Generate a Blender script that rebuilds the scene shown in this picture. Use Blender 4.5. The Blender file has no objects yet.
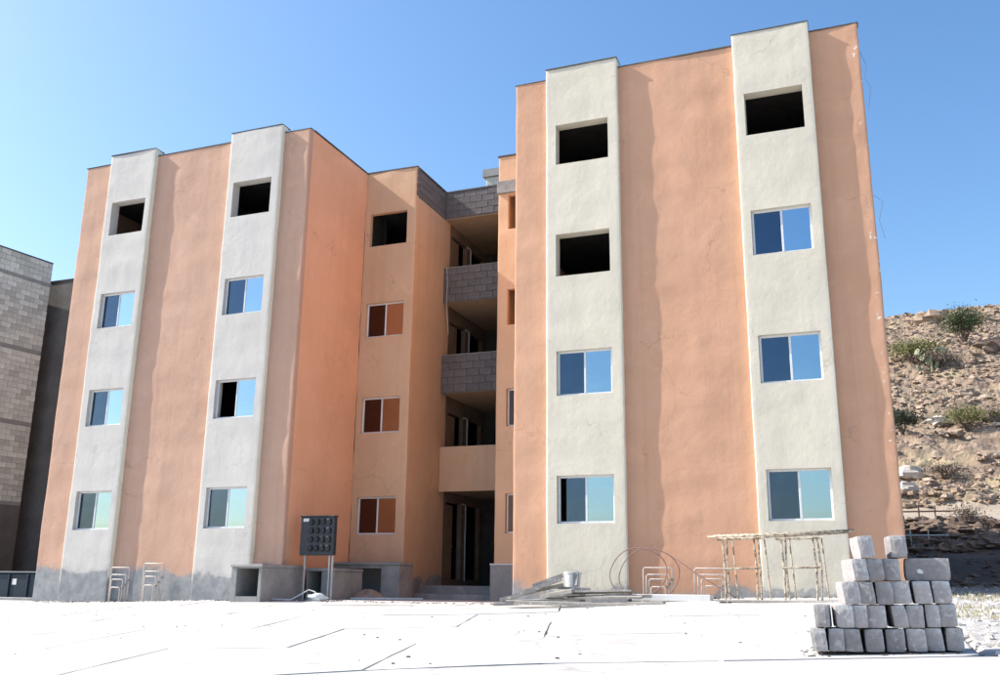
import bpy, math, random
import numpy as np
from mathutils import Vector, Matrix, noise
random.seed(7)
R = math.radians
sc = bpy.context.scene

# ---------------------------------------------------------------- camera
CAM = (13.0365, -19.5893, 0.4448)
PITCH, YAW, ROLL = R(14.618), R(21.365), R(0.683)
cd = bpy.data.cameras.new('camera'); cam = bpy.data.objects.new('camera', cd)
sc.collection.objects.link(cam); sc.camera = cam
cd.sensor_width = 36; cd.lens = 948.62 / 1000 * 36; cd.clip_start = .05; cd.clip_end = 5000
xr = Vector((math.cos(YAW), math.sin(YAW), 0))
upv = Vector((math.sin(YAW) * math.sin(PITCH), -math.cos(YAW) * math.sin(PITCH), math.cos(PITCH)))
right = xr * math.cos(ROLL) + upv * math.sin(ROLL)
up = -xr * math.sin(ROLL) + upv * math.cos(ROLL)
back = right.cross(up)
m3 = Matrix((right, up, back)).transposed()
cam.matrix_world = Matrix.Translation(CAM) @ m3.to_4x4()

# ---------------------------------------------------------------- light
SUN = Vector((-5.1, -1.0, 4.33)).normalized()          # direction towards the sun
el = math.asin(SUN.z); az = math.atan2(SUN.x, SUN.y)   # azimuth from +Y, clockwise
world = bpy.data.worlds.new('World'); sc.world = world; world.use_nodes = True
wn = world.node_tree.nodes; wl = world.node_tree.links
sky = wn.new('ShaderNodeTexSky'); sky.sky_type = 'NISHITA'; sky.sun_disc = False
sky.sun_elevation = el; sky.sun_rotation = az
sky.air_density = 1.15; sky.dust_density = 1.9; sky.ozone_density = 2.6; sky.altitude = 200
bg = wn['Background']; bg.inputs['Strength'].default_value = 0.15
hs = wn.new('ShaderNodeHueSaturation'); hs.inputs['Saturation'].default_value = 1.2   # phone camera colour
wl.new(sky.outputs[0], hs.inputs['Color']); wl.new(hs.outputs[0], bg.inputs['Color'])
sd = bpy.data.lights.new('sun', 'SUN'); sun = bpy.data.objects.new('sun', sd)
sc.collection.objects.link(sun)
sd.energy = 5.0; sd.angle = R(.53); sd.color = (1.0, .955, .88)
sun.rotation_euler = SUN.to_track_quat('Z', 'Y').to_euler()
sc.view_settings.view_transform = 'Standard'; sc.view_settings.look = 'None'
sc.view_settings.exposure = 0.70; sc.view_settings.gamma = 1

# ---------------------------------------------------------------- helpers
C = sc.collection
WL = {}
class MB:
    def __init__(s): s.v = []; s.f = []
    def add(s, vs, fs):
        n = len(s.v); s.v += [tuple(p) for p in vs]; s.f += [tuple(i + n for i in f) for f in fs]
    def box(s, x0, x1, y0, y1, z0, z1, M=None, jit=0):
        vs = [Vector((x, y, z)) for z in (z0, z1) for y in (y0, y1) for x in (x0, x1)]
        if jit: vs = [p + Vector([random.uniform(-jit, jit) for _ in range(3)]) for p in vs]
        if M is not None: vs = [M @ p for p in vs]
        s.add(vs, [(0, 2, 3, 1), (4, 5, 7, 6), (0, 1, 5, 4), (2, 6, 7, 3), (0, 4, 6, 2), (1, 3, 7, 5)]); return s
    def bevbox(s, x0, x1, y0, y1, z0, z1, b=.01, M=None, jit=0):
        vs = []; idx = {}
        for ix, X in enumerate((x0, x1)):
            for iy, Y in enumerate((y0, y1)):
                for iz, Z in enumerate((z0, z1)):
                    sx, sy, sz = (1 - 2 * ix), (1 - 2 * iy), (1 - 2 * iz)
                    j = Vector([random.uniform(-jit, jit) for _ in range(3)])
                    for a in range(3):
                        p = Vector((X + sx * b * (a != 0), Y + sy * b * (a != 1), Z + sz * b * (a != 2))) + j
                        idx[ix, iy, iz, a] = len(vs); vs.append(M @ p if M is not None else p)
        fs = []
        g = lambda *k: idx[k]
        for i in (0, 1):
            fs.append((g(i,0,0,0), g(i,1,0,0), g(i,1,1,0), g(i,0,1,0)))
            fs.append((g(0,i,0,1), g(1,i,0,1), g(1,i,1,1), g(0,i,1,1)))
            fs.append((g(0,0,i,2), g(1,0,i,2), g(1,1,i,2), g(0,1,i,2)))
            for k in (0, 1):
                fs.append((g(i,k,0,0), g(i,k,1,0), g(i,k,1,1), g(i,k,0,1)))
                fs.append((g(i,0,k,0), g(i,1,k,0), g(i,1,k,2), g(i,0,k,2)))
                fs.append((g(0,i,k,1), g(1,i,k,1), g(1,i,k,2), g(0,i,k,2)))
                for l in (0, 1): fs.append((g(i,k,l,0), g(i,k,l,1), g(i,k,l,2)))
        s.add(vs, fs); return s
    def tube(s, pts, r, n=8, cap=True):
        pts = [Vector(p) for p in pts]; rr = r if isinstance(r, (list, tuple)) else [r] * len(pts)
        rings = []; ref = None
        for i, p in enumerate(pts):
            d = (pts[min(i + 1, len(pts) - 1)] - pts[max(i - 1, 0)]).normalized()
            a = Vector((0, 0, 1)) if abs(d.z) < .9 else Vector((1, 0, 0))
            if ref is not None: a = ref
            e1 = (a - d * a.dot(d)).normalized(); e2 = d.cross(e1); ref = e1
            rings.append([p + (e1 * math.cos(2 * math.pi * k / n) + e2 * math.sin(2 * math.pi * k / n)) * rr[i] for k in range(n)])
        vs = [q for g in rings for q in g]; fs = []
        for i in range(len(pts) - 1):
            for k in range(n): fs.append((i * n + k, i * n + (k + 1) % n, (i + 1) * n + (k + 1) % n, (i + 1) * n + k))
        if cap: fs += [tuple(range(n))[::-1], tuple((len(pts) - 1) * n + k for k in range(n))]
        s.add(vs, fs); return s
    def lathe(s, prof, c, n=20):
        vs = [(c[0] + r * math.cos(2 * math.pi * k / n), c[1] + r * math.sin(2 * math.pi * k / n), c[2] + z) for r, z in prof for k in range(n)]
        s.add(vs, [(i * n + k, i * n + (k + 1) % n, (i + 1) * n + (k + 1) % n, (i + 1) * n + k) for i in range(len(prof) - 1) for k in range(n)]); return s
    def mesh(s, name, org=(0, 0, 0)):
        me = bpy.data.meshes.new(name)
        me.from_pydata([(p[0] - org[0], p[1] - org[1], p[2] - org[2]) for p in s.v], [], s.f); me.update(); return me

def link(name, me, mat, parent=None, world_loc=(0, 0, 0), smooth=False):
    if me is not None and mat is not None and len(me.materials) == 0: me.materials.append(mat)
    if smooth: me.polygons.foreach_set('use_smooth', [True] * len(me.polygons))
    o = bpy.data.objects.new(name, me); C.objects.link(o)
    wlz = Vector(world_loc); WL[o.name] = wlz
    if parent is not None: o.parent = parent; o.location = wlz - WL[parent.name]
    else: o.location = wlz
    return o
def obj(name, mb, mat, parent=None, smooth=False, org=None):
    if org is None: org = WL[parent.name] if parent is not None else (0, 0, 0)
    return link(name, mb.mesh(name, org), mat, parent, org, smooth)
def tag(o, label, cat, group=None, kind=None):
    if label: o['label'] = label
    if cat: o['category'] = cat
    if group: o['group'] = group
    if kind: o['kind'] = kind
    return o
def thing(name, label, cat, loc, group=None):
    o = link(name, None, None, None, loc); return tag(o, label, cat, group)
def fbm(x, y, z, o=4): return noise.fractal(Vector((x, y, z)), 1.0, 2.0, o)

# ---------------------------------------------------------------- materials
class NT:
    def __init__(s, name):
        s.m = bpy.data.materials.new(name); s.m.use_nodes = True
        s.t = s.m.node_tree; s.n = s.t.nodes; s.b = s.n['Principled BSDF']; s.co = s.n.new('ShaderNodeTexCoord')
    def node(s, t, **k):
        n = s.n.new(t)
        for a, v in k.items():
            if hasattr(n, a): setattr(n, a, v)
        return n
    def l(s, a, b): s.t.links.new(a, b)
    def noise(s, scale, detail=5, rough=.6, vec=None, sc3=None, w=0):
        n = s.node('ShaderNodeTexNoise'); n.inputs['Scale'].default_value = scale
        n.inputs['Detail'].default_value = detail; n.inputs['Roughness'].default_value = rough
        n.inputs['Distortion'].default_value = w
        v = vec or s.co.outputs['Object']
        if sc3:
            mp = s.node('ShaderNodeMapping'); mp.inputs['Scale'].default_value = sc3; s.l(v, mp.inputs['Vector']); v = mp.outputs[0]
        s.l(v, n.inputs['Vector']); return n.outputs['Fac']
    def ramp(s, f, pts):
        r = s.node('ShaderNodeValToRGB'); e = r.color_ramp.elements
        while len(e) < len(pts): e.new(.5)
        for q, (p, c) in zip(e, pts): q.position = p; q.color = (c, c, c, 1) if isinstance(c, (int, float)) else (*c, 1)
        s.l(f, r.inputs[0]); return r.outputs[0]
    def mix(s, f, a, b, mode='MIX'):
        x = s.node('ShaderNodeMix', data_type='RGBA', blend_type=mode)
        for v, i in ((f, 0), (a, 6), (b, 7)):
            if hasattr(v, 'links'): s.l(v, x.inputs[i])
            elif i == 0: x.inputs[0].default_value = v
            else: x.inputs[i].default_value = (*v, 1)
        return x.outputs[2]
    def math(s, op, a, b=0.0):
        x = s.node('ShaderNodeMath', operation=op)
        for v, i in ((a, 0), (b, 1)):
            if hasattr(v, 'links'): s.l(v, x.inputs[i])
            else: x.inputs[i].default_value = v
        return x.outputs[0]
    def sep(s, v=None):
        x = s.node('ShaderNodeSeparateXYZ'); s.l(v or s.co.outputs['Object'], x.inputs[0]); return x.outputs
    def rand(s): return s.node('ShaderNodeObjectInfo').outputs['Random']
    def bump(s, h, st=.3, d=.01):
        b = s.node('ShaderNodeBump'); b.inputs['Strength'].default_value = st; b.inputs['Distance'].default_value = d
        s.l(h, b.inputs['Height']); s.l(b.outputs[0], s.b.inputs['Normal'])
    def out(s, col, rough=.9, metal=0, spec=.3):
        if hasattr(col, 'links'): s.l(col, s.b.inputs['Base Color'])
        else: s.b.inputs['Base Color'].default_value = (*col, 1)
        s.b.inputs['Roughness'].default_value = rough; s.b.inputs['Metallic'].default_value = metal
        s.b.inputs['Specular IOR Level'].default_value = spec
        return s.m

def paint(name, a, b, splash=.7, streak=.35, chips=False, hi=None):
    t = NT(name)
    c = t.mix(t.ramp(t.noise(.55, 5, .62), [(.36, 0), (.66, .75)]), a, b)
    pale = tuple(min(1, x * 1.13 + .03) for x in a)
    c = t.mix(t.ramp(t.noise(1.7, 6, .7, w=.6), [(.52, 0), (.72, .35)]), c, pale)
    dirt = tuple(x * .78 for x in b)
    c = t.mix(t.ramp(t.noise(1.0, 5, .65, sc3=(4.5, 4.5, .16)), [(.5, 0), (.75, streak)]), c, dirt)
    # trowel lifts: faint horizontal bands left by the plasterer
    c = t.mix(t.ramp(t.noise(1.0, 3, .5, sc3=(.25, .25, 1.5)), [(.5, 0), (.75, .22)]), c, tuple(x * .86 for x in a))
    c = t.mix(t.ramp(t.noise(9, 4, .7), [(.66, 0), (.78, .35)]), c, tuple(x * .62 for x in b))
    vo = t.node('ShaderNodeTexVoronoi', feature='DISTANCE_TO_EDGE'); vo.inputs['Scale'].default_value = .55
    wv = t.node('ShaderNodeVectorMath', operation='ADD'); nz = t.node('ShaderNodeTexNoise'); nz.inputs['Scale'].default_value = 1.6; nz.inputs['Detail'].default_value = 6
    t.l(t.co.outputs['Object'], nz.inputs['Vector']); t.l(t.co.outputs['Object'], wv.inputs[0]); t.l(nz.outputs['Color'], wv.inputs[1]); t.l(wv.outputs[0], vo.inputs['Vector'])
    ck = t.math('MULTIPLY', t.ramp(vo.outputs['Distance'], [(0, 1), (.007, 0)]), t.ramp(t.noise(.7, 3, .5), [(.5, 0), (.6, .42)]))
    c = t.mix(ck, c, tuple(x * .45 for x in b))
    z = t.sep()[2]
    if splash > 0:
        e = t.math('ADD', z, t.math('MULTIPLY', t.math('SUBTRACT', t.noise(1.1, 6, .7), .5), -1.1))
        k = t.ramp(t.math('DIVIDE', e, 2.0), [(max(0, splash / 2 - .07), 1), (splash / 2 - .005, .8), (splash / 2 + .02, .25), (splash / 2 + .09, 0)])
        cem = t.mix(t.ramp(t.noise(3.2, 6, .7), [(.35, 0), (.68, 1)]), (.19, .2, .21), (.33, .33, .33))
        c = t.mix(k, c, cem)
    if chips:
        x = t.sep()[0]
        m = t.math('MULTIPLY', t.ramp(t.noise(4.0, 5, .7), [(.6, 0), (.64, 1)]), t.math('GREATER_THAN', x, 13.41 - 2.75))
        c = t.mix(m, c, (.7, .66, .6))
    h = t.math('ADD', t.noise(7, 6, .6), t.math('MULTIPLY', t.noise(60, 3, .6), .25))
    t.bump(h, .38, .02)
    return t.out(c, .92)
ORANGE = paint('peach_paint', (.58, .332, .215), (.52, .285, .178), .36, chips=True)
ORANGE_L = paint('pink_peach_paint', (.54, .338, .245), (.485, .29, .205), .68)
BOUNCEP = paint('bounce_lit_peach', (.76, .42, .258), (.68, .365, .215), .5, .15)  # front peach strengthened, orange bounce light painted into the return walls
RECP = paint('recess_lit_peach', (.62, .402, .255), (.55, .345, .21), .6, .3)  # front peach lifted for the recess; its bounced light sits in the colour
CREAM = paint('cream_paint', (.635, .58, .475), (.58, .525, .42), .40, .22)
CREAM_L = paint('cream_paint_left', (.575, .54, .497), (.52, .488, .445), .62, .22)

RIM = paint('pale_cream_edge', (.78, .75, .62), (.70, .67, .55), .42, .1)  # paler cream on the side faces and rounded edges of the bays
def concrete(name, a, b, sc_=3, bump=.4, rnd=0.0, stain=None, crack=False):
    t = NT(name)
    c = t.mix(t.ramp(t.noise(sc_, 6, .7), [(.3, 0), (.7, 1)]), a, b)
    c = t.mix(t.ramp(t.noise(sc_ * 14, 3, .7), [(.55, 0), (.75, .4)]), c, tuple(x * .6 for x in a))
    if stain: c = t.mix(t.ramp(t.noise(sc_ * .45, 6, .7, w=1), [(.55, 0), (.68, .7)]), c, stain)
    if rnd:
        v = t.math('ADD', t.math('MULTIPLY', t.rand(), rnd), 1 - rnd / 2)
        x = t.node('ShaderNodeCombineColor')
        for i in range(3): t.l(v, x.inputs[i])
        c = t.mix(1.0, c, x.outputs[0], 'MULTIPLY')
    if crack:
        vo = t.node('ShaderNodeTexVoronoi', feature='DISTANCE_TO_EDGE'); vo.inputs['Scale'].default_value = .42
        wv = t.node('ShaderNodeVectorMath', operation='ADD'); nz = t.node('ShaderNodeTexNoise'); nz.inputs['Scale'].default_value = 1.1; nz.inputs['Detail'].default_value = 7
        t.l(t.co.outputs['Object'], nz.inputs['Vector']); t.l(t.co.outputs['Object'], wv.inputs[0]); t.l(nz.outputs['Color'], wv.inputs[1]); t.l(wv.outputs[0], vo.inputs['Vector'])
        c = t.mix(t.math('MULTIPLY', t.ramp(vo.outputs['Distance'], [(0, 1), (.014, 0)]), t.ramp(t.noise(.35, 3, .5), [(.46, 0), (.56, .45)])), c, (.13, .11, .1))
        c = t.mix(t.ramp(t.noise(.5, 7, .75, sc3=(1, .35, 1), w=1.2), [(.57, 0), (.66, .5)]), c, (.33, .29, .26))
    t.bump(t.noise(sc_ * 9, 6, .75), bump, .01)
    return t.out(c, .95)
CEMENT = concrete('cement_render', (.22, .22, .215), (.34, .335, .32), 2.2, stain=(.16, .16, .165))
SHADEP = concrete('shaded_brown_plaster', (.13, .095, .075), (.22, .16, .12), 1.5, .3)  # stairwell shade darkened into the plaster colour
DARKCAP = concrete('roof_edge_tar', (.07, .07, .075), (.13, .13, .13), 5)
INNER = concrete('shade_dark_inner_wall', (.035, .034, .034), (.075, .07, .066), 2)  # near black: shade of stairwell and rooms put into the wall colour
SOFFIT = concrete('soffit_plaster', (.34, .235, .155), (.42, .30, .20), 1.6, .2)
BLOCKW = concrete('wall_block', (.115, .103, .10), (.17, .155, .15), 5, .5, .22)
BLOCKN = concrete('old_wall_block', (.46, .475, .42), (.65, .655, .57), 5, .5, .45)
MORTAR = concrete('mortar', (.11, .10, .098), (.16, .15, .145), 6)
MORTARN = concrete('old_mortar', (.25, .25, .235), (.33, .33, .31), 4)
NPLAST = concrete('stained_shade_plaster', (.10, .093, .085), (.17, .158, .145), 1.2, .3)
SLAB = concrete('pavement_concrete', (.47, .455, .43), (.56, .545, .52), 1.1, .12, .08, stain=(.36, .345, .32), crack=True)
STREET = concrete('street_concrete', (.47, .44, .41), (.55, .52, .49), 1.5, .15, stain=(.34, .29, .26), crack=True)
def block_mat():
    t = NT('new_concrete_block')
    sh = t.node('ShaderNodeVectorMath', operation='ADD'); t.l(t.co.outputs['Object'], sh.inputs[0])
    cb = t.node('ShaderNodeCombineXYZ'); rr = t.math('MULTIPLY', t.rand(), 37.0)
    for i in range(3): t.l(rr, cb.inputs[i])
    t.l(cb.outputs[0], sh.inputs[1]); OV = sh.outputs[0]
    c = t.mix(t.ramp(t.noise(16, 6, .75, vec=OV), [(.3, 0), (.7, 1)]), (.25, .23, .225), (.34, .32, .312))
    c = t.mix(t.ramp(t.noise(140, 2, .7, vec=OV), [(.56, 0), (.7, .55)]), c, (.13, .135, .15))
    pn = t.node('ShaderNodeNewGeometry').outputs['Pointiness']
    c = t.mix(t.math('MULTIPLY', t.ramp(pn, [(.52, 0), (.6, 1)]), t.ramp(t.noise(20, 4, .7, vec=OV), [(.35, 0), (.6, .9)])), c, (.56, .56, .55))
    c = t.mix(t.ramp(t.noise(9, 5, .7, vec=OV, w=1.5), [(.57, 0), (.66, .75)]), c, (.50, .50, .49))
    v = t.math('ADD', t.math('MULTIPLY', t.rand(), .55), .76)
    x = t.node('ShaderNodeCombineColor')
    for i in range(3): t.l(v, x.inputs[i])
    c = t.mix(1.0, c, x.outputs[0], 'MULTIPLY')
    t.bump(t.noise(70, 5, .8, vec=OV), .8, .008)
    return t.out(c, .95)
BLOCK = block_mat()
def simple(name, col, rough=.6, metal=0, var=.25, sc_=12, spec=.4):
    t = NT(name)
    c = t.mix(t.ramp(t.noise(sc_, 5, .65), [(.35, 0), (.7, 1)]), tuple(x * (1 - var) for x in col), col)
    t.bump(t.noise(sc_ * 4, 3, .6), .15, .004)
    return t.out(c, rough, metal, spec)
ALU = simple('white_aluminium', (.68, .69, .70), .45, 0, .08)
METER = simple('dark_meter_steel', (.045, .05, .06), .5, .2, .3)
SOCKET = simple('meter_socket_black', (.008, .009, .012), .4)
GALV = simple('galvanised_pipe', (.50, .49, .48), .45, .5)
PIPE = simple('pale_pipe', (.62, .55, .50), .55, .1, .35, 25)
VALVE = simple('dull_valve', (.33, .29, .25), .5, .5)
HOSE = simple('brown_hose', (.26, .15, .13), .7)
WHITEP = simple('white_plastic', (.68, .68, .67), .55, 0, .2)
WHITEB = simple('white_board', (.70, .69, .66), .8, 0, .12, 3)
DOOR = simple('unpainted_door', (.27, .19, .12), .7, 0, .3, 3)
SKIP = simple('dark_blue_metal', (.008, .024, .045), .5, .2, .3, 3)
RUST = simple('rusty_pipe', (.13, .085, .06), .8)
def wood_mat(name, a, b):
    t = NT(name)
    c = t.mix(t.ramp(t.noise(1, 5, .7, sc3=(4, 30, 30)), [(.3, 0), (.7, 1)]), a, b)
    c = t.mix(t.ramp(t.noise(16, 4, .7), [(.58, 0), (.64, .75)]), c, (.66, .62, .55))
    t.bump(t.noise(30, 4, .6), .3, .004); return t.out(c, .9)
WOOD = wood_mat('weathered_plank', (.24, .215, .19), (.44, .41, .37))
def splat_mat():
    t = NT('lime_spattered_wood')
    c = t.mix(t.ramp(t.noise(14, 5, .7), [(.42, 0), (.52, 1)]), (.15, .105, .075), (.50, .43, .33))
    t.bump(t.noise(40, 4, .6), .3, .004); return t.out(c, .9)
SPLAT = splat_mat()
def glass(name, col, rough):
    t = NT(name)
    v = t.math('ADD', t.math('MULTIPLY', t.rand(), .3), .82)
    x = t.node('ShaderNodeCombineColor')
    for i in range(3): t.l(v, x.inputs[i])
    c = t.mix(1.0, col, x.outputs[0], 'MULTIPLY')
    c = t.mix(t.ramp(t.noise(2.5, 5, .65), [(.45, 0), (.8, .25)]), c, tuple(min(1, q * 1.2 + .04) for q in col))
    t.bump(t.noise(1.3, 3, .5), .3, .012)
    return t.out(c, rough, 1.0)
PANE = glass('tinted_glass', (.38, .51, .60), .04)
PANE_B = glass('orange_reflection_glass', (.42, .31, .235), .06); SCREEN_B = glass('orange_reflection_screen', (.09, .055, .048), .14)  # return wall's orange reflection tinted into the recess panes
SCREEN = glass('screened_glass', (.085, .12, .165), .12)

A = R(16.5); ca, sa = math.cos(A), math.sin(A); P0 = (12.4, -10.66)
# ---------------------------------------------------------------- ground shape
def G(x, y):
    a = float(np.interp(x, [-30, -8, -4.6, -2.3, 0, 3.9, 6, 7.5, 8.6, 10, 12, 14, 16], [-.15, -.12, -.06, .01, .06, .05, .07, .11, .18, .25, .29, .34, .36]))
    return a + .041 * max(-26, min(y, 0))
PY = [-30, 3.5, 8, 12, 15.5, 16.6, 18, 22, 24.5, 34, 46, 56, 66, 74, 100, 200, 900]
PZ = [0, 0, .25, .9, 1.4, 2.05, 2.4, 3.1, 3.7, 8.6, 14.3, 18.6, 22.6, 24.0, 25.0, 14, 5]
def T(x, y):
    base = G(x, y)
    h = float(np.interp(y, PY, PZ))
    if y < -70: return base + float(np.interp(-y, [70, 150, 230, 400, 900], [0, 6, 14, 10, 8])) * (1 + .35 * fbm(x * .011, y * .011, 4, 3))
    k = min(1, max(0, (x + 60) / 75)); k = .35 + .65 * k * k * (3 - 2 * k)
    z = base + h * k
    if y > 5 and x > 5:
        a = min(1, (y - 5) / 22)
        if 16.8 < y < 22.5: a *= 1 - .9 * min(1, (y - 16.8) / .6) * min(1, (22.5 - y) / .8)
        z += a * (.55 * fbm(x * .09, y * .13, 3.1, 5) + .0)
        q = fbm(x * .33 + 7, y * .8, 1.7, 4)
        z += a * .62 * (abs(q)) + a * .13 * fbm(x * 1.9, y * 2.6, .3, 3)
        s = math.sin(y * 1.15 + 1.2 * fbm(x * .08, y * .05, 9, 3) * 3)      # ledges of bedded rock
        z += a * .20 * max(-.4, s)
    elif x > 13.75:
        z += .035 * fbm(x * 1.3, y * 1.3, 5, 4)
    return z
def terrain():
    xs = sorted(set([-900, -500, -250, -130] + list(np.arange(-90, -6, 8.0)) + list(np.arange(-6, 12, 3.0)) + list(np.arange(12, 30, .17)) + list(np.arange(30, 46, .5)) + list(np.arange(46, 90, 6)) + [110, 180, 300, 600, 900]))
    ys = sorted(set([-900, -300, -120, -60] + list(np.arange(-400, -61, 14.0)) + list(np.arange(-45, -12, 3.0)) + list(np.arange(-12, 6, .3)) + list(np.arange(6, 30, .16)) + list(np.arange(30, 78, .27)) + list(np.arange(78, 130, 5)) + [160, 200, 300, 500, 900]))
    v = []
    for y in ys:
        for x in xs:
            z = T(x, y)
            if (x <= 13.8 and y < 20) or -(x - P0[0]) * sa + (y - P0[1]) * ca < .1: z -= .10
            v.append((x, y, z))
    n = len(xs)
    f = [(j * n + i, j * n + i + 1, (j + 1) * n + i + 1, (j + 1) * n + i) for j in range(len(ys) - 1) for i in range(n - 1)]
    me = bpy.data.meshes.new('terrain'); me.from_pydata(v, [], f); me.update()
    t = NT('dry_rocky_earth')
    c = t.mix(t.ramp(t.noise(.5, 6, .7), [(.35, 0), (.65, 1)]), (.27, .19, .13), (.40, .305, .22))
    c = t.mix(t.ramp(t.noise(2.2, 6, .75), [(.45, 0), (.62, 1)]), c, (.21, .145, .105))
    c = t.mix(t.ramp(t.noise(.16, 5, .7, w=1), [(.5, 0), (.62, .75)]), c, (.40, .33, .20))
    c = t.mix(t.ramp(t.noise(5, 5, .8), [(.6, 0), (.7, .9)]), c, (.50, .43, .36))
    s = t.sep()
    trk = t.math('MULTIPLY', t.math('GREATER_THAN', s[1], 17.6), t.math('LESS_THAN', s[1], 22.2))
    c = t.mix(trk, c, t.mix(t.ramp(t.noise(1.5, 5, .7), [(.35, 0), (.7, 1)]), (.36, .29, .22), (.46, .39, .31)))
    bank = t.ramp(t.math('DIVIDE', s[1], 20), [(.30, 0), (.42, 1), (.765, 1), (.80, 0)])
    c = t.mix(bank, c, (.115, .088, .07))  # building's shadow on the slope deepened in the earth colour
    near = t.ramp(t.math('DIVIDE', t.math('ADD', s[1], 20), 40), [(.56, 1), (.68, 0)])
    gr = t.mix(t.ramp(t.noise(3.5, 6, .8), [(.42, 0), (.6, 1)]), (.40, .37, .34), (.62, .60, .57))
    gr = t.mix(t.ramp(t.noise(.9, 5, .7), [(.56, 0), (.66, .8)]), gr, (.30, .27, .17))
    c = t.mix(near, c, gr)
    t.bump(t.noise(6, 6, .8), .8, .08)
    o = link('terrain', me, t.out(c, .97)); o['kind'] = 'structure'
    return o
terrain()

# pavement: slabs in rows turned 16.5 degrees to the building
def pav(u, w): return (P0[0] + u * ca - w * sa, P0[1] + u * sa + w * ca)
root = link('pavement', None, None, None, (0, 0, 0)); root['kind'] = 'structure'
for j, (w0, w1) in enumerate([(0, 2.9), (2.9, 5.75), (5.75, 8.7), (8.7, 11.6), (11.6, 14.6), (14.6, 17.5)]):
    u = -34.0 + (j * 1.3) % 3
    while u < 6:
        du = 3.05 + random.uniform(-.1, .1); ue = u + du
        if pav(u, w0)[0] > 13.6: break
        ue_ = ue
        cx, cy = pav((u + ue) / 2, (w0 + w1) / 2)
        if cy > 5.5 or cx < -24: u = ue; continue
        mb = MB(); N = 6; g = .012; dz = random.uniform(-.006, .006); rows = []
        for b in range(N + 1):
            for a in range(N + 1):
                uu = u + g + (ue_ - u - 2 * g) * a / N; ww = w0 + g + (w1 - w0 - 2 * g) * b / N
                jt = .011 if (a in (0, N) or b in (0, N)) else 0
                x, y = pav(uu + random.uniform(-jt, jt), ww + random.uniform(-jt, jt))
                if x > 13.72: x = 13.72 + .06 * random.random()
                mb.v.append((x, y, G(x, y) + dz))
        n = N + 1
        mb.f += [(b * n + a, b * n + a + 1, (b + 1) * n + a + 1, (b + 1) * n + a) for b in range(N) for a in range(N)]
        ring = [a for a in range(n)] + [b * n + N for b in range(1, n)] + [N * n + a for a in range(N - 1, -1, -1)] + [b * n for b in range(N - 1, 0, -1)]
        k0 = len(mb.v); mb.v += [(mb.v[i][0], mb.v[i][1], mb.v[i][2] - .09) for i in ring]
        L = len(ring); mb.f += [(ring[i], ring[(i + 1) % L], k0 + (i + 1) % L, k0 + i) for i in range(L)]
        obj('concrete_slab', mb, SLAB, root, org=(0, 0, 0))
        u = ue
mb = MB(); n = 41                                              # the street in front of the pavement edge
for b in range(9):
    for a in range(n):
        x, y = pav(-42 + a * 1.6, -.006 - b * 1.9); mb.v.append((x, y, G(x, y) - .007))
mb.f += [(b * n + a, b * n + a + 1, (b + 1) * n + a + 1, (b + 1) * n + a) for b in range(8) for a in range(n - 1)]
obj('street', mb, STREET)['kind'] = 'structure'

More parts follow.
